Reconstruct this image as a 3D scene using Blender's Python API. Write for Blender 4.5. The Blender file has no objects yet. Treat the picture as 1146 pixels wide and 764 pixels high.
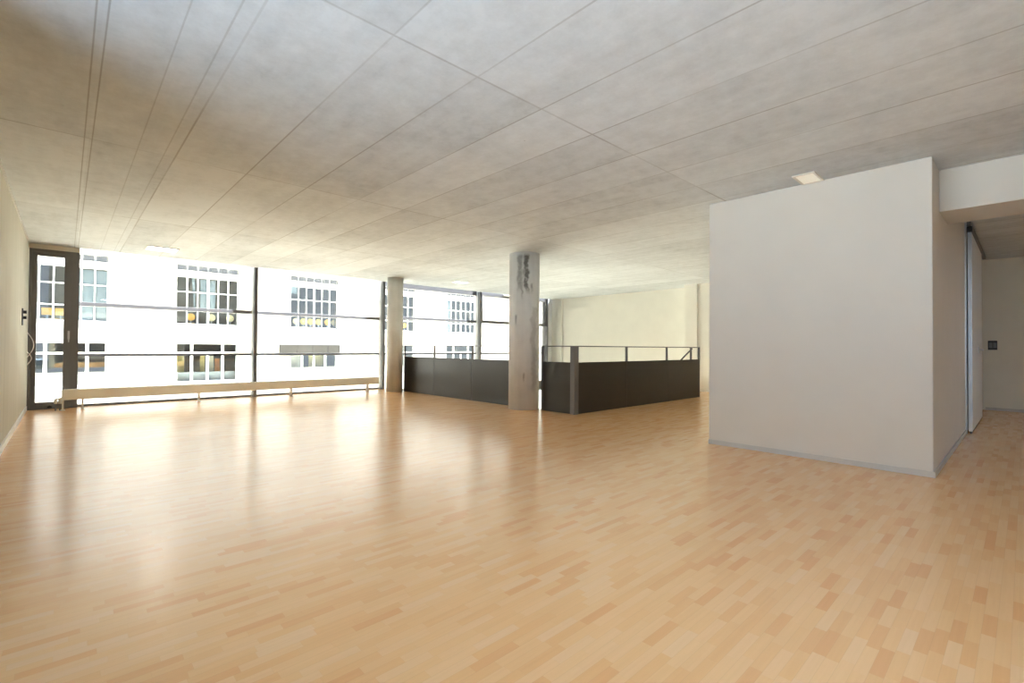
import bpy, bmesh, math, random
from mathutils import Vector, Matrix
random.seed(7)
S = bpy.context.scene
C = S.collection

# ------------------------------------------------------------------ camera, world, exposure
YAW, PITCH, ROLL, FPX = math.radians(42.9913), math.radians(.7209), math.radians(.3811), 535.877
CAM_Z, H = 1.07, 2.716                     # camera height, ceiling height
fw = Vector((math.sin(YAW)*math.cos(PITCH), math.cos(YAW)*math.cos(PITCH), math.sin(PITCH)))
rt = Vector((math.cos(YAW), -math.sin(YAW), 0)); up = rt.cross(fw)
r2 = rt*math.cos(ROLL) + up*math.sin(ROLL); u2 = -rt*math.sin(ROLL) + up*math.cos(ROLL)
cd = bpy.data.cameras.new('camera'); cam = bpy.data.objects.new('camera', cd); C.objects.link(cam)
cd.sensor_fit = 'HORIZONTAL'; cd.sensor_width = 36; cd.lens = FPX*36/1146; cd.clip_start = .02; cd.clip_end = 300
cam.matrix_world = Matrix(((r2.x, u2.x, -fw.x, 0), (r2.y, u2.y, -fw.y, 0), (r2.z, u2.z, -fw.z, CAM_Z), (0, 0, 0, 1)))
S.camera = cam

SKY = 1.1
w = bpy.data.worlds.new('world'); S.world = w; w.use_nodes = True
bg = w.node_tree.nodes['Background']; bg.inputs[0].default_value = (.76, .88, 1.0, 1); bg.inputs[1].default_value = SKY

sl_ = bpy.data.lights.new('sun', 'SUN'); sun = bpy.data.objects.new('sun', sl_); C.objects.link(sun)
sl_.energy = 34; sl_.angle = math.radians(1.5); sl_.color = (.90, .95, 1.0)
sun.rotation_euler = Vector((-.36, .08, -.93)).to_track_quat('-Z', 'Y').to_euler()   # shines from behind the house onto the street front

S.view_settings.view_transform = 'Standard'; S.view_settings.look = 'None'
S.view_settings.gamma = 1; S.view_settings.use_curve_mapping = False
S.view_settings.exposure = 1.5
cy = S.cycles
cy.use_denoising = True; cy.max_bounces = 14; cy.diffuse_bounces = 8; cy.glossy_bounces = 4
cy.transparent_max_bounces = 16; cy.sample_clamp_indirect = 8; cy.caustics_reflective = False; cy.caustics_refractive = False

# ------------------------------------------------------------------ materials
class NT:
    def __init__(s, name):
        s.m = bpy.data.materials.new(name); s.m.use_nodes = True; s.t = s.m.node_tree; s.n = s.t.nodes
        s.b = s.n['Principled BSDF']
    def new(s, typ, **kw):
        n = s.n.new(typ)
        for k, v in kw.items(): setattr(n, k, v)
        return n
    def link(s, a, b): s.t.links.new(a, b)
    def val(s, sock, v):
        if hasattr(v, 'node'): s.link(v, sock)
        else: sock.default_value = v
    def math(s, op, a, b=None, c=None, clamp=False):
        n = s.new('ShaderNodeMath', operation=op, use_clamp=clamp)
        s.val(n.inputs[0], a)
        if b is not None: s.val(n.inputs[1], b)
        if c is not None: s.val(n.inputs[2], c)
        return n.outputs[0]
    def coords(s):
        tc = s.new('ShaderNodeTexCoord'); sp = s.new('ShaderNodeSeparateXYZ'); s.link(tc.outputs['Object'], sp.inputs[0])
        return tc.outputs['Object'], sp.outputs[0], sp.outputs[1], sp.outputs[2]
    def comb(s, x, y, z):
        n = s.new('ShaderNodeCombineXYZ'); s.val(n.inputs[0], x); s.val(n.inputs[1], y); s.val(n.inputs[2], z); return n.outputs[0]
    def noise(s, vec, scale, detail=3, rough=.5, dist=0):
        n = s.new('ShaderNodeTexNoise'); s.link(vec, n.inputs['Vector']); n.inputs['Scale'].default_value = scale
        n.inputs['Detail'].default_value = detail; n.inputs['Roughness'].default_value = rough; n.inputs['Distortion'].default_value = dist
        return n.outputs[0]
    def white(s, vec):
        n = s.new('ShaderNodeTexWhiteNoise', noise_dimensions='3D'); s.link(vec, n.inputs['Vector']); return n.outputs[0]
    def ramp(s, f, stops):
        n = s.new('ShaderNodeValToRGB'); s.link(f, n.inputs[0]); e = n.color_ramp.elements
        while len(e) < len(stops): e.new(.5)
        for i, (p, c) in enumerate(stops): e[i].position = p; e[i].color = (*c, 1)
        return n.outputs[0]
    def mix(s, f, a, b, mode='MIX'):
        n = s.new('ShaderNodeMix', data_type='RGBA', blend_type=mode); s.val(n.inputs[0], f)
        for i, v in ((6, a), (7, b)):
            if hasattr(v, 'node'): s.link(v, n.inputs[i])
            else: n.inputs[i].default_value = (*v, 1)
        return n.outputs[2]
    def smooth(s, x, lo, hi):
        n = s.new('ShaderNodeMapRange', interpolation_type='SMOOTHSTEP'); s.val(n.inputs[0], x)
        n.inputs[1].default_value = lo; n.inputs[2].default_value = hi; return n.outputs[0]
    def bump(s, h, strength=.2, dist=.01):
        n = s.new('ShaderNodeBump'); n.inputs['Strength'].default_value = strength; n.inputs['Distance'].default_value = dist
        s.link(h, n.inputs['Height']); s.link(n.outputs[0], s.b.inputs['Normal'])
    def color(s, c): s.val(s.b.inputs['Base Color'], c if hasattr(c, 'node') else (*c, 1))
    def rough(s, r): s.val(s.b.inputs['Roughness'], r)

def plain(name, col, rough=.6, metal=0, var=.05, scale=3, spec=.5):
    """A painted or coated surface with faint mottling."""
    t = NT(name); v, x, y, z = t.coords()
    n = t.noise(v, scale, 4)
    lo = tuple(c*(1-var) for c in col); hi = tuple(min(1, c*(1+var)) for c in col)
    t.color(t.ramp(n, [(.3, lo), (.7, hi)])); t.rough(rough); t.b.inputs['Metallic'].default_value = metal
    t.b.inputs['Specular IOR Level'].default_value = spec
    return t.m

def line_mask(t, x, x0, period, half):
    """1 near x = x0 + k*period."""
    a = t.math('DIVIDE', t.math('SUBTRACT', x, x0), period)
    f = t.math('ABSOLUTE', t.math('SUBTRACT', a, t.math('ROUND', a)))
    return t.math('SUBTRACT', 1, t.smooth(f, half*.35/period, half/period))

def floor_mat():
    t = NT('beech_strip_parquet'); v, x, y, z = t.coords()
    W, L = .040, .20
    row = t.math('FLOOR', t.math('DIVIDE', y, W))
    off = t.white(t.comb(row, 3.1, 0))
    ux = t.math('ADD', t.math('DIVIDE', x, L), t.math('MULTIPLY', off, 7))
    colm = t.math('FLOOR', ux)
    rnd = t.white(t.comb(row, colm, 1.7))
    base = t.ramp(rnd, [(0, (.79, .425, .185)), (.15, (.815, .470, .212)), (.5, (.835, .507, .240)), (.85, (.840, .525, .265)), (1, (.835, .540, .290))])
    g = t.noise(t.comb(t.math('ADD', t.math('MULTIPLY', x, 2.5), t.math('MULTIPLY', rnd, 40)), t.math('MULTIPLY', y, 60), 0), 1, 4, .6)
    base = t.mix(1, base, t.ramp(g, [(.3, (.955, .945, .93)), (.7, (1, 1, 1))]), 'MULTIPLY')
    e1 = line_mask(t, y, 0, W, .0016)
    fx = t.math('ABSOLUTE', t.math('SUBTRACT', ux, t.math('ROUND', ux)))
    e2 = t.math('SUBTRACT', 1, t.smooth(fx, .001, .004))
    e = t.math('MAXIMUM', e1, e2)
    t.color(t.mix(t.math('MULTIPLY', e, .12), base, (.40, .24, .12)))
    big = t.noise(v, 1.3, 3)
    t.rough(t.math('ADD', t.math('MULTIPLY', big, .06), t.math('ADD', .175, t.math('MULTIPLY', rnd, .03))))
    t.b.inputs['Specular IOR Level'].default_value = .85
    h = t.math('SUBTRACT', t.math('MULTIPLY', t.noise(t.comb(t.math('MULTIPLY', x, 3), t.math('MULTIPLY', y, 14), 0), 1, 2), .35), t.math('MULTIPLY', e, .5))
    t.bump(h, .05, .002)
    return t.m

def ceiling_mat():
    t = NT('board_marked_concrete_ceiling'); v, x, y, z = t.coords()
    ix = t.math('FLOOR', t.math('DIVIDE', t.math('SUBTRACT', x, .115), .567))
    iy = t.math('FLOOR', t.math('DIVIDE', t.math('SUBTRACT', y, 2.27), 2.82))
    rnd = t.white(t.comb(ix, iy, 5.3))
    n1 = t.noise(v, 1.1, 5, .6); n2 = t.noise(v, 9, 5, .65); n3 = t.noise(v, 60, 2)
    st = t.noise(t.comb(t.math('MULTIPLY', x, 7), t.math('MULTIPLY', y, 1.2), 0), 1, 4, .6)
    f = t.math('ADD', t.math('ADD', t.math('MULTIPLY', n1, .34), t.math('MULTIPLY', n2, .32)),
               t.math('ADD', t.math('MULTIPLY', rnd, .14), t.math('ADD', t.math('MULTIPLY', n3, .08), t.math('MULTIPLY', st, .26))))
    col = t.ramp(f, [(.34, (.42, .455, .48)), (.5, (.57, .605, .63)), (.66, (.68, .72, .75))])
    # seams between the formwork boards; each run fades in and out
    fade = t.math('ADD', .35, t.math('MULTIPLY', t.smooth(t.noise(t.comb(t.math('MULTIPLY', x, 3), t.math('MULTIPLY', y, .5), 2), 1, 1), .35, .6), .65))
    sx = t.math('MULTIPLY', line_mask(t, x, .680, .567, .009), fade)
    sx = t.math('MULTIPLY', sx, t.math('GREATER_THAN', x, .5))
    fadey = t.math('ADD', .25, t.math('MULTIPLY', t.smooth(t.noise(t.comb(t.math('MULTIPLY', x, .7), t.math('MULTIPLY', y, 3), 4), 1, 1), .35, .6), .75))
    sy = t.math('MULTIPLY', line_mask(t, y, 2.27, 2.82, .011), fadey)
    def single(c, h): return t.math('SUBTRACT', 1, t.smooth(t.math('ABSOLUTE', t.math('SUBTRACT', x, c)), h*.35, h))
    dbl = t.math('MAXIMUM', single(.088, .006), single(.134, .006))
    thin = t.math('MULTIPLY', t.math('MAXIMUM', single(.42, .006), single(.60, .007)), .55)
    seam = t.math('MAXIMUM', t.math('MAXIMUM', sx, sy), t.math('MAXIMUM', dbl, thin))
    col = t.mix(t.math('MULTIPLY', seam, .5), col, (.20, .19, .175))
    pin = t.new('ShaderNodeTexVoronoi'); t.link(v, pin.inputs['Vector']); pin.inputs['Scale'].default_value = 2.3
    pm = t.math('SUBTRACT', 1, t.smooth(pin.outputs['Distance'], .012, .03))
    col = t.mix(t.math('MULTIPLY', pm, .4), col, (.22, .21, .2))
    t.color(col); t.rough(.85); t.b.inputs['Specular IOR Level'].default_value = .2
    t.bump(t.math('SUBTRACT', t.math('MULTIPLY', n2, .3), seam), .15, .003)
    return t.m

def concrete_mat(name, col, stains=False):
    t = NT(name); v, x, y, z = t.coords()
    n = t.noise(v, 2.2, 6, .62); st = t.noise(t.comb(t.math('MULTIPLY', x, 9), t.math('MULTIPLY', y, 9), t.math('MULTIPLY', z, .8)), 1, 4)
    f = t.math('ADD', t.math('MULTIPLY', n, .6), t.math('MULTIPLY', st, .4))
    c = t.ramp(f, [(.3, tuple(k*.82 for k in col)), (.7, tuple(k*1.1 for k in col))])
    if stains:
        # dark run marks down one side of the column (local -y)
        def streak(x0, amp, wd, z0, z1, k, seed, fr=3.0):
            wob = t.noise(t.comb(seed, 0, t.math('MULTIPLY', z, fr)), 1, 3, .6)
            wv = t.noise(t.comb(seed+7.3, 0, t.math('MULTIPLY', z, 6)), 1, 2)
            xx = t.math('ABSOLUTE', t.math('SUBTRACT', x, t.math('ADD', x0, t.math('MULTIPLY', t.math('SUBTRACT', wob, .5), amp))))
            xx = t.math('DIVIDE', xx, t.math('ADD', .45, t.math('MULTIPLY', wv, 1.1)))
            m = t.math('SUBTRACT', 1, t.smooth(xx, wd*.35, wd))
            zz = t.math('MULTIPLY', t.smooth(z, z0, z0+.2), t.math('SUBTRACT', 1, t.smooth(z, z1-.06, z1)))
            return t.math('MULTIPLY', t.math('MULTIPLY', m, zz), k)
        s = streak(-.075, .10, .060, 1.98, 2.69, .62, 1.1)
        for a in ((.040, .20, .055, 1.95, 2.70, .95, 4.2), (.0, .16, .035, 2.2, 2.68, .6, 9.7), (-.05, .22, .022, 1.85, 2.3, .5, 2.9), (.13, .08, .028, 1.95, 2.2, .6, 6.1),
                  (-.135, .05, .022, 1.38, 1.66, .6, 3.3), (.0, .04, .024, .42, .66, .7, 5.5), (.17, .2, .06, .25, 1.8, .30, 8.8)):
            s = t.math('MAXIMUM', s, streak(*a))
        brk = t.smooth(t.noise(v, 16, 4, .6), .25, .55)
        s = t.math('MULTIPLY', t.math('MULTIPLY', s, t.math('ADD', .45, t.math('MULTIPLY', brk, .55))), t.math('LESS_THAN', y, 0))
        c = t.mix(s, c, (.13, .125, .12))
    t.color(c); t.rough(.75); t.b.inputs['Specular IOR Level'].default_value = .3
    t.bump(n, .1, .004)
    return t.m

def panel_wall_mat():
    t = NT('cream_painted_concrete_wall'); v, x, y, z = t.coords()
    st = t.noise(t.comb(t.math('MULTIPLY', x, 1), t.math('MULTIPLY', y, 6), t.math('MULTIPLY', z, .25)), 1, 3)
    c = t.ramp(st, [(.3, (.52, .505, .42)), (.7, (.58, .565, .475))])
    j = line_mask(t, y, .4, 1.15, .006)
    t.color(t.mix(t.math('MULTIPLY', j, .25), c, (.4, .38, .32))); t.rough(.7)
    return t.m

def glass_mat(name, refl=.10, tint=(1, 1, 1)):
    t = NT(name); o = t.n['Material Output']; t.n.remove(t.b)
    tr = t.new('ShaderNodeBsdfTransparent'); tr.inputs[0].default_value = (*tint, 1)
    gl = t.new('ShaderNodeBsdfGlossy'); gl.inputs['Roughness'].default_value = .0
    lw = t.new('ShaderNodeLayerWeight'); lw.inputs[0].default_value = .25
    mx = t.new('ShaderNodeMixShader'); t.link(t.math('MULTIPLY', t.math('ADD', lw.outputs['Fresnel'], refl*.2), 1, clamp=True), mx.inputs[0])
    t.link(tr.outputs[0], mx.inputs[1]); t.link(gl.outputs[0], mx.inputs[2]); t.link(mx.outputs[0], o.inputs[0])
    return t.m

def lamp_mat(name, col, k):
    t = NT(name); t.color((.9, .9, .85)); t.b.inputs['Emission Color'].default_value = (*col, 1); t.b.inputs['Emission Strength'].default_value = k
    t.rough(.4); return t.m

M = dict(
    floor=floor_mat(), ceiling=ceiling_mat(),
    column=concrete_mat('pale_column_concrete', (.74, .735, .71)), column2=concrete_mat('stained_column_concrete', (.69, .70, .70), True),
    left=panel_wall_mat(), white=plain('white_wall_paint', (.80, .785, .755), .75, var=.02, spec=.25),
    cream=plain('cream_wall_paint', (.78, .765, .69), .75, var=.02, spec=.25),
    room=plain('off_white_plaster', (.68, .65, .60), .8, var=.015, spec=.2),
    base=plain('light_grey_skirting', (.55, .54, .52), .4), basew=plain('white_skirting', (.82, .82, .80), .4),
    frame=plain('dark_grey_aluminium', (.15, .15, .155), .42, .0), framel=plain('pale_and_lit_aluminium', (.74, .75, .76), .45, .0),
    rail=plain('anthracite_steel', (.135, .132, .135), .36), panel=plain('anthracite_panel', (.022, .019, .014), .30, var=.08, spec=.55),
    rad=plain('cream_enamel', (.90, .88, .78), .45), radleg=plain('white_enamel', (.75, .74, .70), .4),
    black=plain('black_plastic', (.02, .02, .022), .4), cable=plain('white_cable', (.85, .85, .84), .4),
    door=plain('white_door_lacquer', (.74, .74, .75), .35, var=.02), alu=plain('brushed_aluminium', (.55, .58, .62), .35, .6),
    lampw=lamp_mat('lit_warm_white_diffuser', (1, .97, .9), 5), lampfill=lamp_mat('added_fill_diffuser', (.66, .82, 1.0), 27), lampc=lamp_mat('off_lamp_glow_diffuser', (1, .86, .62), .10),
    lampframe=plain('lamp_trim', (.75, .72, .65), .5),
    glass=glass_mat('window_glass'), glass2=glass_mat('opposite_glass', .25, (.93, .97, .98)),
    facade=plain('white_render', (.33, .325, .31), .85, var=.02), sash=plain('white_sash', (.62, .64, .66), .5),
    asphalt=plain('cream_paving', (.58, .53, .40), .9, var=.1),
    street=plain('light_bounce_paving', (.215, .265, .31), .9, var=.1), inner=plain('grey_interior', (.30, .31, .31), .9, var=.25, scale=.6),
    innerf=plain('interior_floor', (.30, .28, .27), .8), awning=plain('dark_awning_cloth', (.020, .019, .016), .8, var=.2), blind=plain('pale_blue_blind', (.30, .35, .40), .8),
    dark=plain('dark_vent', (.10, .11, .13), .5),
    orange=plain('orange_shell', (.95, .48, .08), .5), yellow=plain('yellow_shell', (.95, .68, .18), .5), pale=plain('pale_yellow_shell', (.95, .80, .48), .5),
    teal=plain('turquoise_plastic', (.25, .62, .62), .5), ochre=plain('ochre_board', (.60, .48, .20), .7), creamp=plain('cream_board', (.75, .68, .55), .7),
    brick=plain('orange_board', (.72, .27, .10), .7), greyp=plain('grey_board', (.42, .44, .47), .7),
)

# ------------------------------------------------------------------ mesh helpers
class MB:
    def __init__(s): s.bm = bmesh.new()
    def box(s, x0, x1, y0, y1, z0, z1):
        x0, x1 = min(x0, x1), max(x0, x1); y0, y1 = min(y0, y1), max(y0, y1); z0, z1 = min(z0, z1), max(z0, z1)
        v = [s.bm.verts.new(p) for p in ((x0,y0,z0),(x1,y0,z0),(x1,y1,z0),(x0,y1,z0),(x0,y0,z1),(x1,y0,z1),(x1,y1,z1),(x0,y1,z1))]
        for f in ((0,3,2,1),(4,5,6,7),(0,1,5,4),(1,2,6,5),(2,3,7,6),(3,0,4,7)): s.bm.faces.new([v[i] for i in f])
        return s
    def quad(s, *p): s.bm.faces.new([s.bm.verts.new(q) for q in p]); return s
    def tube(s, pts, r, n=10):
        pts = [Vector(p) for p in pts]; rings = []
        for i, p in enumerate(pts):
            d = (pts[min(i+1, len(pts)-1)] - pts[max(i-1, 0)]).normalized()
            a = d.cross(Vector((0, 0, 1)) if abs(d.z) < .9 else Vector((1, 0, 0))).normalized(); b = d.cross(a)
            rr = r[i] if isinstance(r, (list, tuple)) else r
            rings.append([s.bm.verts.new(p + a*rr*math.cos(k*2*math.pi/n) + b*rr*math.sin(k*2*math.pi/n)) for k in range(n)])
        for A, B in zip(rings, rings[1:]):
            for k in range(n): s.bm.faces.new((A[k], A[(k+1) % n], B[(k+1) % n], B[k]))
        s.bm.faces.new(rings[0][::-1]); s.bm.faces.new(rings[-1]); return s
    def prism(s, poly, a0, a1, axis=1):
        """polygon in the two other axes, extruded along axis."""
        def P(q, a):
            l = list(q); l.insert(axis, a); return tuple(l)
        A = [s.bm.verts.new(P(q, a0)) for q in poly]; B = [s.bm.verts.new(P(q, a1)) for q in poly]; n = len(poly)
        for k in range(n): s.bm.faces.new((A[k], A[(k+1) % n], B[(k+1) % n], B[k]))
        s.bm.faces.new(A[::-1]); s.bm.faces.new(B); return s
    def build(s, name, mat, parent=None, at=(0, 0, 0), bevel=0, smooth=False):
        bmesh.ops.recalc_face_normals(s.bm, faces=s.bm.faces)
        o_w = Vector(at)
        p = parent
        while p is not None: o_w = o_w + p.location; p = p.parent
        bmesh.ops.translate(s.bm, verts=s.bm.verts, vec=-o_w)
        me = bpy.data.meshes.new(name); s.bm.to_mesh(me); s.bm.free(); me.materials.append(M[mat])
        if smooth:
            for f in me.polygons: f.use_smooth = True
        o = bpy.data.objects.new(name, me); C.objects.link(o); o.location = at
        if parent: o.parent = parent
        if bevel:
            b = o.modifiers.new('bevel', 'BEVEL'); b.width = bevel; b.segments = 2; b.limit_method = 'ANGLE'
        return o

def box(name, mat, dims, parent=None, at=(0, 0, 0), bevel=0): return MB().box(*dims).build(name, mat, parent, at, bevel)
def empty(name, loc):
    o = bpy.data.objects.new(name, None); C.objects.link(o); o.location = loc; o.empty_display_size = .1; return o
def tag(o, label, cat=None, group=None, kind=None):
    o['label'] = label
    if cat: o['category'] = cat
    if group: o['group'] = group
    if kind: o['kind'] = kind
    return o
def struct(o, label, cat): return tag(o, label, cat, kind='structure')
def copy_tree(o, parent=None):
    c = o.copy(); C.objects.link(c); c.parent = parent
    for ch in o.children: copy_tree(ch, c)
    return c

# ------------------------------------------------------------------ room shell
XL, XR, YW, YB = -.458, 12.2, 11.03, -6.0
V0, V1 = 6.10, 5.06                                     # corner of the stair opening
fl = MB()
fl.box(XL-.2, V0, YB-.2, YW+.25, -.3, 0); fl.box(V0, XR+.2, YB-.2, V1, -.3, 0); fl.box(10.40, XR+.2, V1, 6.3, -.3, 0)
struct(fl.build('floor', 'floor'), 'glossy beech strip parquet floor running across the whole room', 'floor')
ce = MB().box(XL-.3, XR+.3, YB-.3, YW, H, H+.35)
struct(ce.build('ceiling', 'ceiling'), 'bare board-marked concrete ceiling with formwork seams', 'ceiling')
WA, WB = -1.2, 3.3                                      # unseen opening added in the left wall for extra daylight
lf = MB().box(XL-.25, XL, WB, YW+.3, -.3, H+.3).box(XL-.25, XL, YB-.3, WA, -.3, H+.3).box(XL-.25, XL, WA, WB, -.3, .1).box(XL-.25, XL, WA, WB, 2.62, H+.3)
struct(lf.build('wall_left', 'left'), 'cream painted concrete wall with faint upright joints beside the balcony door', 'wall')
struct(box('wall_back', 'white', (XL-.25, XR+.25, YB-.25, YB, -.3, H+.3)), 'white wall at the back of the room', 'wall')
rw = MB().box(XR, XR+.25, YB-.3, YW+.3, -3.4, H+.3)
struct(rw.build('wall_right', 'cream'), 'cream end wall beyond the stair opening', 'wall')
struct(box('wall_pier', 'cream', (11.70, XR, 2.4, 6.0, 0, H)), 'cream wall return between stair railing and white room', 'wall')
struct(box('trim_5', 'cream', (11.66, 11.70, 5.66, 6.0, 0, H)), 'shallow cream pilaster on the wall return beside the railing end', 'pilaster')
struct(box('trim_1', 'cream', (XR-.03, XR, YW-.42, YW+.02, -.3, H)), 'narrow cream pilaster between end window and end wall', 'pilaster')
# the white room standing in the hall
struct(box('wall_partition', 'room', (5.352, XR, .532, 2.455, 0, H), bevel=.008), 'plain white plastered room block standing on the parquet', 'wall')
struct(box('beam', 'room', (5.83, 6.46, YB, .532, 2.335, H), bevel=.006), 'white plastered downstand beam above the passage opening', 'beam')
bb = .05
struct(MB().box(5.340, 5.352, .532-.012, 2.455, 0, bb).build('baseboard_front', 'base'), 'light grey skirting along the front of the white room', 'skirting')
struct(MB().box(5.352, 8.5, .520, .532, 0, bb).build('baseboard_side', 'base'), 'grey skirting along the passage side of the white room', 'skirting')
struct(MB().box(XR-.012, XR, YB, .50, 0, bb).build('baseboard_passage', 'base'), 'light grey skirting at the foot of the passage end wall', 'skirting')
struct(MB().box(XL, XL+.015, WB, YW, 0, .07).build('baseboard_left', 'basew'), 'white skirting at the foot of the cream left wall', 'skirting')
struct(MB().box(XL, XL+.012, WB, YW, H-.03, H).build('trim_2', 'base'), 'grey shadow strip where left wall meets ceiling', 'trim')
# the storey below the stair opening
lo = MB().box(V0-.6, XR, V1-.6, YW+.3, -3.4, -3.2)
struct(lo.build('floor_lower', 'innerf'), 'floor of the storey under the stair opening', 'floor')
vs = MB().box(V0-.6, V0-.5, V1-.6, YW+.3, -3.2, -.3).box(V0-.6, XR, V1-.6, V1-.5, -3.2, -.3)
struct(vs.build('wall_lower', 'cream'), 'cream walls of the storey under the stair opening', 'wall')

# ------------------------------------------------------------------ window wall
GY = 11.24                                              # glass plane
def pane(x0, x1, z0, z1, parent, y=GY, mat='glass'):
    return MB().box(x0, x1, y, y+.012, z0, z1).build('pane', mat, parent)
TZ = [(1.745, 1.815), (.865, .912)]
# balcony door at the left wall
d = empty('door_1', (-.15, YW, 0)); struct(d, 'tall dark-framed glass balcony door beside the cream left wall', 'door')
MB().box(-.452, -.415, YW, YW+.10, 0, 2.64).box(.045, .158, YW, YW+.28, 0, 2.64).box(-.415, .045, YW, YW+.10, 2.59, 2.64).box(-.452, .16, YW, YW+.3, -.02, .025).build('door_frame', 'frame', d, bevel=.003)
leaf = MB().box(-.415, -.355, YW+.012, YW+.085, .025, 2.59).box(-.03, .072, YW-.012, YW+.085, .025, 2.59).box(-.355, 0, YW+.012, YW+.085, 2.53, 2.59).box(-.355, 0, YW+.012, YW+.085, .025, .115).build('door_leaf', 'frame', d, bevel=.004)
MB().box(-.357, .002, YW+.045, YW+.057, .113, 2.532).build('pane', 'glass', leaf)
hd = MB().tube([(.036, YW-.012, 1.24), (.036, YW-.055, 1.24)], .011).tube([(.036, YW-.055, 1.25), (.036, YW-.055, 1.11)], [.010, .008]).box(.022, .050, YW-.02, YW-.012, 1.16, 1.30).build('handle', 'alu', leaf)
MB().tube([(-.18, YW+.005, .02), (-.18, YW+.005, .05)], .03).tube([(-.18, YW+.005, .05), (-.18, YW-.03, .05)], .014).build('door_stop', 'black', d)
struct(box('trim_3', 'lampframe', (XL, .16, YW, YW+.28, 2.64, H+.05)), 'pale soffit strip above the balcony door', 'trim')

def bay(n, label, x0, x1, pale_head, bars, zlow=0.0):
    """One fixed glazed bay: head, sill, transoms, panes, and the deep mullion at its far side."""
    wd = empty(f'window_{n}', ((x0+x1)/2, GY, zlow)); struct(wd, label, 'window')
    MB().box(x0, x1, GY-.04, GY+.06, 2.715 if pale_head else 2.615, 3.05).build('head', 'framel' if pale_head else 'frame', wd)
    MB().box(x0, x1, GY-.04, GY+.06, zlow, zlow+.03).build('sill', 'frame', wd)
    zs = [zlow+.03]
    for a, b in sorted(bars):
        MB().box(x0, x1, GY-.035, GY+.045, a, b).build('transom', 'frame', wd, bevel=.003)
        zs += [a, b]
    zs.append(3.0)
    for k in range(0, len(zs), 2):
        if zs[k+1]-zs[k] > .03: pane(x0, x1, zs[k], zs[k+1], wd)
    return wd
def mullion(wd, x, zlow=0.0, wdt=.068, pale=True):
    m = MB().box(x, x+wdt, YW, YW+.10, zlow, H+.0).build('mullion', 'frame', wd, bevel=.003)
    MB().box(x+.006, x+wdt-.006, YW+.10, GY+.08, zlow, 3.05).build('mullion_lit_fin', 'framel', m)  # pale colour paints in the daylight falling on the mullion's side
w1 = bay(1, 'first glazed bay from the balcony door, behind the low radiator', .16, 2.885, True, TZ)
mullion(w1, 2.885)
w2 = bay(2, 'second glazed bay, between the slim dark mullion and the pale column', 2.953, 5.83, True, TZ)
mullion(w2, 5.83)
ZL = -3.2
B3 = TZ + [(-.36, -.04)]
w3 = bay(3, 'glazed bay behind the grey stair railing, right of the pale column', 5.90, 8.975, False, [(1.80, 1.87), TZ[1], (-.36, -.04)], ZL)
mullion(w3, 8.975, ZL)
w4 = bay(4, 'last glazed bay with an opening top light, beyond the stained column', 9.045, 11.97, False, [(1.80, 1.87), TZ[1], (-.36, -.04)], ZL)
# opening top light of the last bay
tl = MB().box(9.06, 9.14, YW+.07, GY-.04, 1.80, 2.715).box(11.87, 11.97, YW+.07, GY-.04, 1.80, 2.715).box(9.14, 11.87, YW+.07, GY-.04, 2.62, 2.715).box(9.14, 11.87, YW+.07, GY-.04, 1.80, 1.88).build('top_light_frame', 'frame', w4, bevel=.003)
MB().box(9.95, 10.25, YW+.03, YW+.07, 2.66, 2.715).build('window_opener', 'rad', w4, bevel=.004)
MB().box(11.97, 12.01, YW+.05, GY+.08, ZL, 3.05).build('mullion', 'frame', w4, bevel=.003)
MB().box(12.01, 12.20, YW+.06, GY+.08, ZL, 3.05).build('jamb_panel', 'framel', w4)
# wall above the glazing outside, so that no sky leaks over the slab
struct(box('wall_parapet', 'inner', (XL-.3, XR+.3, YW+.18, YW+.40, 3.04, 9.0)), 'outside wall above the window band', 'wall')
# unseen window added in the left wall to light ceiling and floor
w5 = empty('window_5', (XL, (WA+WB)/2, .1)); struct(w5, 'wide unseen window added in the cream left wall to let light in', 'window')
fr = MB()
for k in range(4): fr.box(XL-.16, XL-.08, WA+k*(WB-WA-.06)/3, WA+k*(WB-WA-.06)/3+.06, .1, 2.62)
fr.box(XL-.16, XL-.08, WA, WB, .1, .16).box(XL-.16, XL-.08, WA, WB, 2.56, 2.62).build('window_frame', 'frame', w5)
for k in range(3):
    MB().box(XL-.13, XL-.118, WA+k*(WB-WA-.06)/3+.06, WA+(k+1)*(WB-WA-.06)/3, .16, 2.56).build('pane', 'glass', w5)

# ------------------------------------------------------------------ the street and the building opposite
struct(box('street', 'asphalt', (-60, 80, -60, 60, -3.75, -3.6)), 'cream paved street outside the windows', 'street')
struct(box('bounce_terrace', 'street', (-14, XL-.26, -12, 9, -.45, -.25)), 'unseen slab outside the left wall, added to bounce light indoors', 'bounce_terrace')  # unseen raised slab, bluish to throw cool light up to the ceiling
FY, FX0, FX1 = 25.0, -30.0, 52.0
ob = empty('office_building', (10, FY, -3.6))
tag(ob, 'white rendered office building with gridded windows across the street', 'building')
bays = [(-1.15, 1.21)] + [(-1.24 + 4.72*k, 1.14 + 4.72*k) for k in range(1, 5)]
ZU0, ZU1, ZC0, ZC1, ZB0, ZB1 = 1.97, 4.16, 4.36, 4.60, -.56, 1.13
fm = MB()
xs = [FX0] + [v for b in bays for v in b] + [FX1]
for k in range(0, len(xs), 2): fm.box(xs[k], xs[k+1], FY, FY+.4, -3.6, 13)
for a, b in bays:
    for z0, z1 in ((-3.6, ZB0), (ZB1, ZU0), (ZU1, ZC0), (ZC1, 13)): fm.box(a, b, FY, FY+.4, z0, z1)
fm.build('facade_wall', 'facade', ob)
MB().box(FX0, FX1, FY+.4, FY+6, 1.45, 1.62).box(FX0, FX1, FY+.4, FY+6, -.95, -.75).box(FX0, FX1, FY+.4, FY+6, 4.8, 5.0).build('interior_floor', 'innerf', ob)
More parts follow.
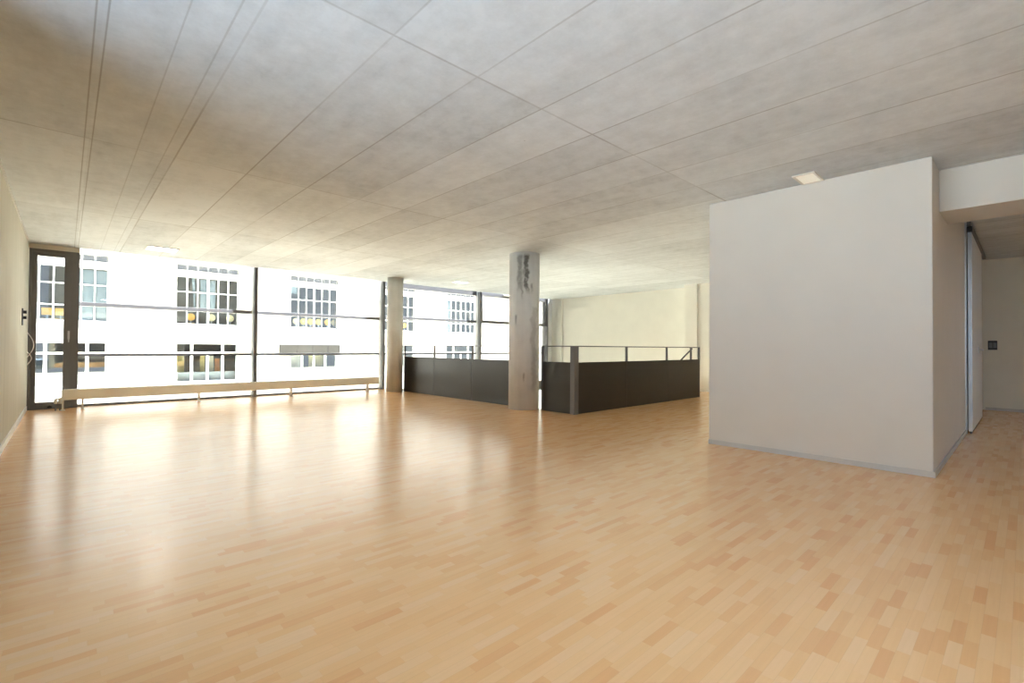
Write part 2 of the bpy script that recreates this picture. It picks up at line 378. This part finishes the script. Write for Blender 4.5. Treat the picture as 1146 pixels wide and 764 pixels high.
MB().box(FX0, FX1, FY+5, FY+5.2, -3.6, 13).build('interior_wall', 'inner', ob)
ip = MB()
for k in range(6): ip.box(-3.0+4.72*k, -2.8+4.72*k, FY+.4, FY+5, -3.6, 13)
ip.build('partition', 'inner', ob)
for i, (a, b) in enumerate(bays):
    n = 6; s = (b-a)/n
    f = MB()
    for k in range(n+1):
        hw = .045 if k == 3 else .025
        f.box(max(a, a+k*s-hw), min(b, a+k*s+hw), FY+.10, FY+.17, ZU0, ZU1)
    for z0, z1 in ((ZU0, ZU0+.06), (2.57, 2.62), (3.40, 3.445), (ZU1-.10, ZU1)): f.box(a, b, FY+.11, FY+.16, z0, z1)
    f.box(a-.02, b+.02, FY-.03, FY+.02, ZU1, ZU1+.05)
    wf = f.build('window', 'sash', ob)
    MB().box(a, b, FY+.13, FY+.14, ZU0, ZU1).build('pane', 'glass2', wf)
    if i == 0:
        MB().box(a+3.35*s, b, FY+.22, FY+.24, ZU0, ZU1-.15).build('blind', 'blind', wf)
    if i == 1:
        MB().box(a+2.3*s, a+3.75*s, FY+.22, FY+.24, 2.6, ZU1-.15).build('blind', 'blind', wf)
        MB().prism([(a+1.45*s, ZU1), (a+1.75*s, ZU1), (a+1.9*s, 2.6), (a+1.75*s, 2.6)], FY+.24, FY+.30).build('curtain', 'blind', wf)
    if i == 2:
        MB().box(a, a+1.0*s, FY+.22, FY+.24, 3.72, ZU1-.1).build('blind', 'blind', wf)
    if i == 4:
        MB().box(a, a+1.1*s, FY+.22, FY+.24, ZU0, ZU1-.1).build('blind', 'blind', wf)
    # slatted vents above the windows
    for k in range(n):
        g = MB()
        x0, x1 = a+k*s+.04, a+(k+1)*s-.04
        g.box(x0, x1, FY+.10, FY+.13, ZC0+.03, ZC1-.03)
        for q in range(5): g.box(x0+q*(x1-x0)/5, x0+(q+.7)*(x1-x0)/5, FY+.05, FY+.11, ZC0+.03, ZC1-.03)
        g.build('vent_grille', 'dark', ob)
    MB().box(a, b, FY+.13, FY+.2, ZC0, ZC1).build('vent_frame', 'sash', ob)
    # lower window
    f = MB(); s4 = (b-a)/4
    for k in range(5):
        if i == 1 or k != 2 or i > 2: f.box(max(a, a+k*s4-.05), min(b, a+k*s4+.05), FY+.08, FY+.16, ZB0, ZB1 if k != 2 else .75)
        elif i in (0, 2): f.box(a+k*s4-.04, a+k*s4+.04, FY+.08, FY+.16, ZB0, ZB1)
    f.box(a, b, FY+.09, FY+.15, .70, .78); f.box(a, b, FY+.09, FY+.15, ZB0, ZB0+.06)
    wl = f.build('window', 'sash', ob)
    MB().box(a, b, FY+.115, FY+.125, ZB0, ZB1).build('pane', 'glass2', wl)
    MB().box(a, b, FY+.45, FY+.5, ZB0-.2, -.12).build('desk_screen', 'greyp', wl)
MB().box(7.68, 10.70, FY-.10, FY-.01, .60, 1.14).build('awning_box', 'awning', ob, bevel=.01)

# chairs standing behind the opposite windows
def chair(mat, square):
    r = empty('office_chair', (0, 0, 0))
    sh = MB()
    if square: sh.box(-.165, .165, -.02, .02, .57, .85)
    else: sh.tube([(0, -.02, .72), (0, .02, .72)], .165, 20)
    sh.build('backrest', mat, r, bevel=.008)
    MB().box(-.165, .165, .02, .40, .42, .46).build('seat', mat, r, bevel=.015)
    MB().box(-.03, .03, -.012, .02, .42, .62).build('back_post', 'alu', r)
    for x in (-.135, .135):
        for y in (.05, .36): MB().tube([(x, y, .42), (x*1.15, y, 0)], .012, 8).build('leg', 'alu', r)
    return r
pa = {('orange', True): None}
spots = [(-.528, 'orange', True, 'orange square-backed chair behind the glass of the balcony door, beside its frame side'),
         (-.150, 'orange', True, 'orange square-backed chair seen through the balcony door, next to the handle'),
         (4.086, 'orange', False, 'round orange chair alone in the opposite window over the cream and orange boards'),
         (4.883, 'pale', False, 'pale yellow round chair near the white middle post of the blinded opposite window'),
         (5.640, 'pale', False, 'pale round chair nearest the right jamb of the blinded opposite window'),
         (8.620, 'pale', False, 'palest round chair in the row of six, at its left end'),
         (8.985, 'yellow', False, 'second round chair from the left in the row of six opposite'),
         (9.346, 'yellow', False, 'third round yellow chair from the left in the row of six opposite'),
         (9.764, 'yellow', False, 'fourth round yellow chair in the row of six, right of the middle post'),
         (10.240, 'orange', False, 'orange round chair in the row of six, second from the right end'),
         (10.600, 'pale', False, 'round chair at the right end of the row of six opposite'),
         (14.900, 'orange', False, 'orange chair in the opposite window just right of the pale column')]
protos = {}
for x, m, sq, lb in spots:
    if (m, sq) in protos: o = copy_tree(protos[(m, sq)])
    else: o = protos[(m, sq)] = chair(m, sq)
    o.location = (x, FY+.50, 1.624); tag(o, lb, 'chair', 'chairs behind the opposite windows')
# boards standing in the ground-floor room opposite
for x0, x1, z1, m, lb in ((3.62, 4.0, .72, 'ochre', 'ochre yellow board standing behind the lower opposite window'),
                          (4.62, 4.80, .72, 'ochre', 'narrow ochre board beside the middle post of the lower opposite window'),
                          (4.86, 5.16, .80, 'creamp', 'cream board standing right of the middle post in the lower opposite window'),
                          (5.22, 5.42, .45, 'brick', 'orange board behind the lower opposite window'),
                          (8.3, 9.2, .75, 'creamp', 'wide cream board under the grey awning box opposite'),
                          (9.6, 10.4, .70, 'ochre', 'ochre board under the right end of the grey awning box opposite')):
    o = empty('display_board', ((x0+x1)/2, FY+1.4, -.746)); tag(o, lb, 'board', 'boards in the room opposite')
    MB().box(x0, x1, FY+1.38, FY+1.42, -.6, z1).build('board', m, o, bevel=.004)
    for q in (x0+.04, x1-.04): MB().box(q-.02, q+.02, FY+1.2, FY+1.6, -.746, -.6).build('foot', 'alu', o)

# ------------------------------------------------------------------ columns
def column(x, y, r, mat, label):
    n = 48; m = MB()
    A = [(r*math.cos(2*math.pi*k/n), r*math.sin(2*math.pi*k/n)) for k in range(n)]
    m.prism(A, 0, H, axis=2)
    o = m.build('concrete_column', mat, None, smooth=False)
    for f in o.data.polygons: f.use_smooth = len(f.vertices) == 4
    o.location = (x, y, 0)
    o.rotation_euler.z = math.atan2(-y, -x) + math.pi/2
    return tag(o, label, 'column', 'round concrete columns')
column(5.78, 10.33, .19, 'column', 'slimmer clean round concrete column standing at the window wall')
column(5.92, 6.04, .268, 'column2', 'thicker round concrete column with dark run stains, within the stair railing')

# ------------------------------------------------------------------ stair railing
RX, RY, RZ, PZ = 6.01, 4.966, 1.10, .835
rl = empty('stair_railing', (RX, RY, 0))
tag(rl, 'anthracite steel railing with solid panels around the stair opening', 'railing')
def post(x, y, sx=.03, sy=.03, z1=RZ): MB().box(x-sx/2, x+sx/2, y-sy/2, y+sy/2, 0, z1).build('post', 'rail', rl, bevel=.003)
def panel(x0, x1, y0, y1): MB().box(x0, x1, y0, y1, 0, PZ).build('panel', 'panel', rl, bevel=.003)
ys = [10.24, 8.97, 7.61, 6.34]
for y in ys: post(RX, y, .03, .04)
for a, b in zip(ys, ys[1:]): panel(RX-.018, RX-.006, b+.004, a-.004)
post(RX, 5.665, .03, .05); panel(RX-.018, RX-.006, RY+.04, 5.645)
MB().box(RX-.055, RX+.055, RY-.045, RY+.045, 0, RZ+.005).build('post', 'rail', rl, bevel=.006)
px = [RX, 7.485, 8.92, 10.32]
for x in px[1:]: post(x, RY, .045 if x < 10 else .05, .03)
for a, b in zip(px, px[1:]): panel(a+.04 if a == RX else a+.004, b-.004, RY-.018, RY-.006)
for a, b in ((6.34, 10.24), (RY, 5.665)): MB().box(RX-.022, RX+.022, a, b, RZ-.012, RZ+.006).build('top_rail', 'rail', rl, bevel=.003)
MB().box(RX, 10.33, RY-.022, RY+.022, RZ-.012, RZ+.006).build('top_rail', 'rail', rl, bevel=.003)
# sloping rail of the stair flight behind the railing
hr = MB().tube([(10.20, RY+.10, 1.07), (9.65, RY+.10, .80), (7.2, RY+.10, -.60)], .018)
hr.box(10.13, 10.17, RY+.085, RY+.115, -.28, RZ)
hr.build('stair_handrail', 'rail', rl)
# stair flight going down behind the panels
stf = MB()
for k in range(16):
    stf.box(10.38-.27*(k+1), 10.38-.27*k, V1+.08, V1+1.05, -.18*(k+1)-.14, -.18*(k+1)-.05)
struct(stf.build('staircase', 'innerf'), 'stair flight going down behind the anthracite railing', 'stairs')

# ------------------------------------------------------------------ radiator in front of the glazing
rd = empty('radiator', (2.75, 10.66, 0))
tag(rd, 'long low cream radiator on thin legs in front of the glazing', 'radiator')
MB().box(-.035, 5.53, 10.62, 10.76, .170, .335).build('body', 'rad', rd, bevel=.006)
gr = MB()
for k in range(120): gr.box(-.01+k*.046, .012+k*.046, 10.64, 10.74, .333, .338)
gr.build('top_grille', 'radleg', rd)
for x in (-.02, .22, 1.86, 3.53, 5.27):
    MB().box(x-.012, x+.012, 10.64, 10.74, .008, .175).box(x-.03, x+.03, 10.63, 10.75, 0, .008).build('leg', 'radleg', rd)
for x in (-.055, -.105):
    v = MB().tube([(x, 10.69, .19), (x, 10.69, .11)], .02, 12).build('valve', 'radleg', rd)
    MB().tube([(x, 10.69, .11), (x, 10.69, .0)], .009, 8).build('pipe', 'frame', v)
MB().tube([(-.11, 10.69, .18), (-.03, 10.69, .20)], .012, 8).build('pipe', 'radleg', rd)

# ------------------------------------------------------------------ ceiling lights
def lamp(x0, x1, y0, y1, mat, label):
    o = empty('ceiling_light', ((x0+x1)/2, (y0+y1)/2, H)); tag(o, label, 'ceiling light', 'recessed ceiling lights')
    t = .02
    MB().box(x0, x1, y0, y0+t, H-.012, H+.0).box(x0, x1, y1-t, y1, H-.012, H).box(x0, x0+t, y0+t, y1-t, H-.012, H).box(x1-t, x1, y0+t, y1-t, H-.012, H).build('frame', 'lampframe', o)
    MB().box(x0+t, x1-t, y0+t, y1-t, H-.008, H-.001).build('diffuser', mat, o)
lamp(.965, 1.41, 9.87, 10.27, 'lampw', 'lit rectangular ceiling light above the radiator')
lamp(7.10, 7.50, 9.62, 9.88, 'lampw', 'small lit ceiling light in front of the bay behind the stair railing')
lamp(.9, 1.35, -.60, -.20, 'lampfill', 'unseen added fill light behind the viewpoint, nearest the left wall')  # out of view, added to brighten the near floor and ceiling
lamp(.9, 1.35, -3.6, -3.2, 'lampfill', 'unseen added fill light at the back of the hall')  # out of view, added as further fill from behind
lamp(7.8, 8.25, -2.6, -2.2, 'lampfill', 'unseen added fill light in the passage beyond the beam')  # out of view, added to lift the dark passage and room side
lamp(5.03, 5.348, 1.32, 1.51, 'lampc', 'cream square ceiling light against the top of the white room')  # lamp is off; weak emission paints a cream glow on it

# ------------------------------------------------------------------ sliding door in the passage
sd = empty('sliding_door', (9.5, .485, 0)); tag(sd, 'white sliding door leaf along the passage side of the white room', 'door')
MB().box(8.56, 10.6, .470, .505, .03, 2.60).build('door_panel', 'door', sd, bevel=.003)
MB().box(8.535, 8.56, .468, .507, .03, 2.60).build('edge_profile', 'alu', sd)
MB().box(8.56, 10.6, .478, .497, .0, .03).build('bottom_guide', 'black', sd)
MB().box(8.50, 8.60, .462, .512, 2.60, 2.67).build('roller', 'black', sd)
MB().tube([(9.75, .470, 1.08), (9.75, .43, 1.08)], .012).tube([(9.75, .43, 1.08), (9.95, .43, 1.08)], .012).box(9.70, 9.80, .462, .470, 1.03, 1.13).build('handle', 'alu', sd)
dt = box('door_track', 'frame', (8.42, 11.75, .468, .508, 2.67, H)); tag(dt, 'dark metal track on the passage ceiling above the sliding door', 'door track')
tr4 = box('trim_4', 'alu', (8.47, 8.52, .516, .532, 0, H)); struct(tr4, 'upright aluminium edge strip beside the sliding door', 'trim')

# ------------------------------------------------------------------ switches and cable
sw = empty('light_switch', (XR, .405, 1.165)); tag(sw, 'black switch plate on the passage end wall', 'switch', 'switches')
MB().box(XR-.012, XR, .345, .465, 1.085, 1.250).build('plate', 'black', sw, bevel=.003)
for y in (.375, .43): MB().box(XR-.017, XR-.012, y-.022, y+.022, 1.12, 1.215).build('rocker', 'frame', sw)
sl = empty('light_switch', (XL, 9.75, 1.45)); tag(sl, 'dark stacked switch unit on the cream left wall', 'switch', 'switches')
MB().box(XL, XL+.012, 9.66, 9.80, 1.34, 1.58).build('plate', 'black', sl, bevel=.002)
for z in (1.53, 1.45): MB().tube([(XL+.012, 9.73, z), (XL+.045, 9.73, z)], .022, 12).build('knob', 'black', sl)
def arc(y, z0, z1, bulge, n=14):
    return [(XL+.008+bulge*math.sin(math.pi*k/n), y, z0+(z1-z0)*k/n) for k in range(n+1)]
cb = MB().tube(arc(10.90, .86, 1.26, .075), .006, 8).tube(arc(10.90, .74, .95, .05), .006, 8).build('cable', 'cable', smooth=True)
tag(cb, 'white cable in two loose loops on the left wall by the balcony door', 'cable')
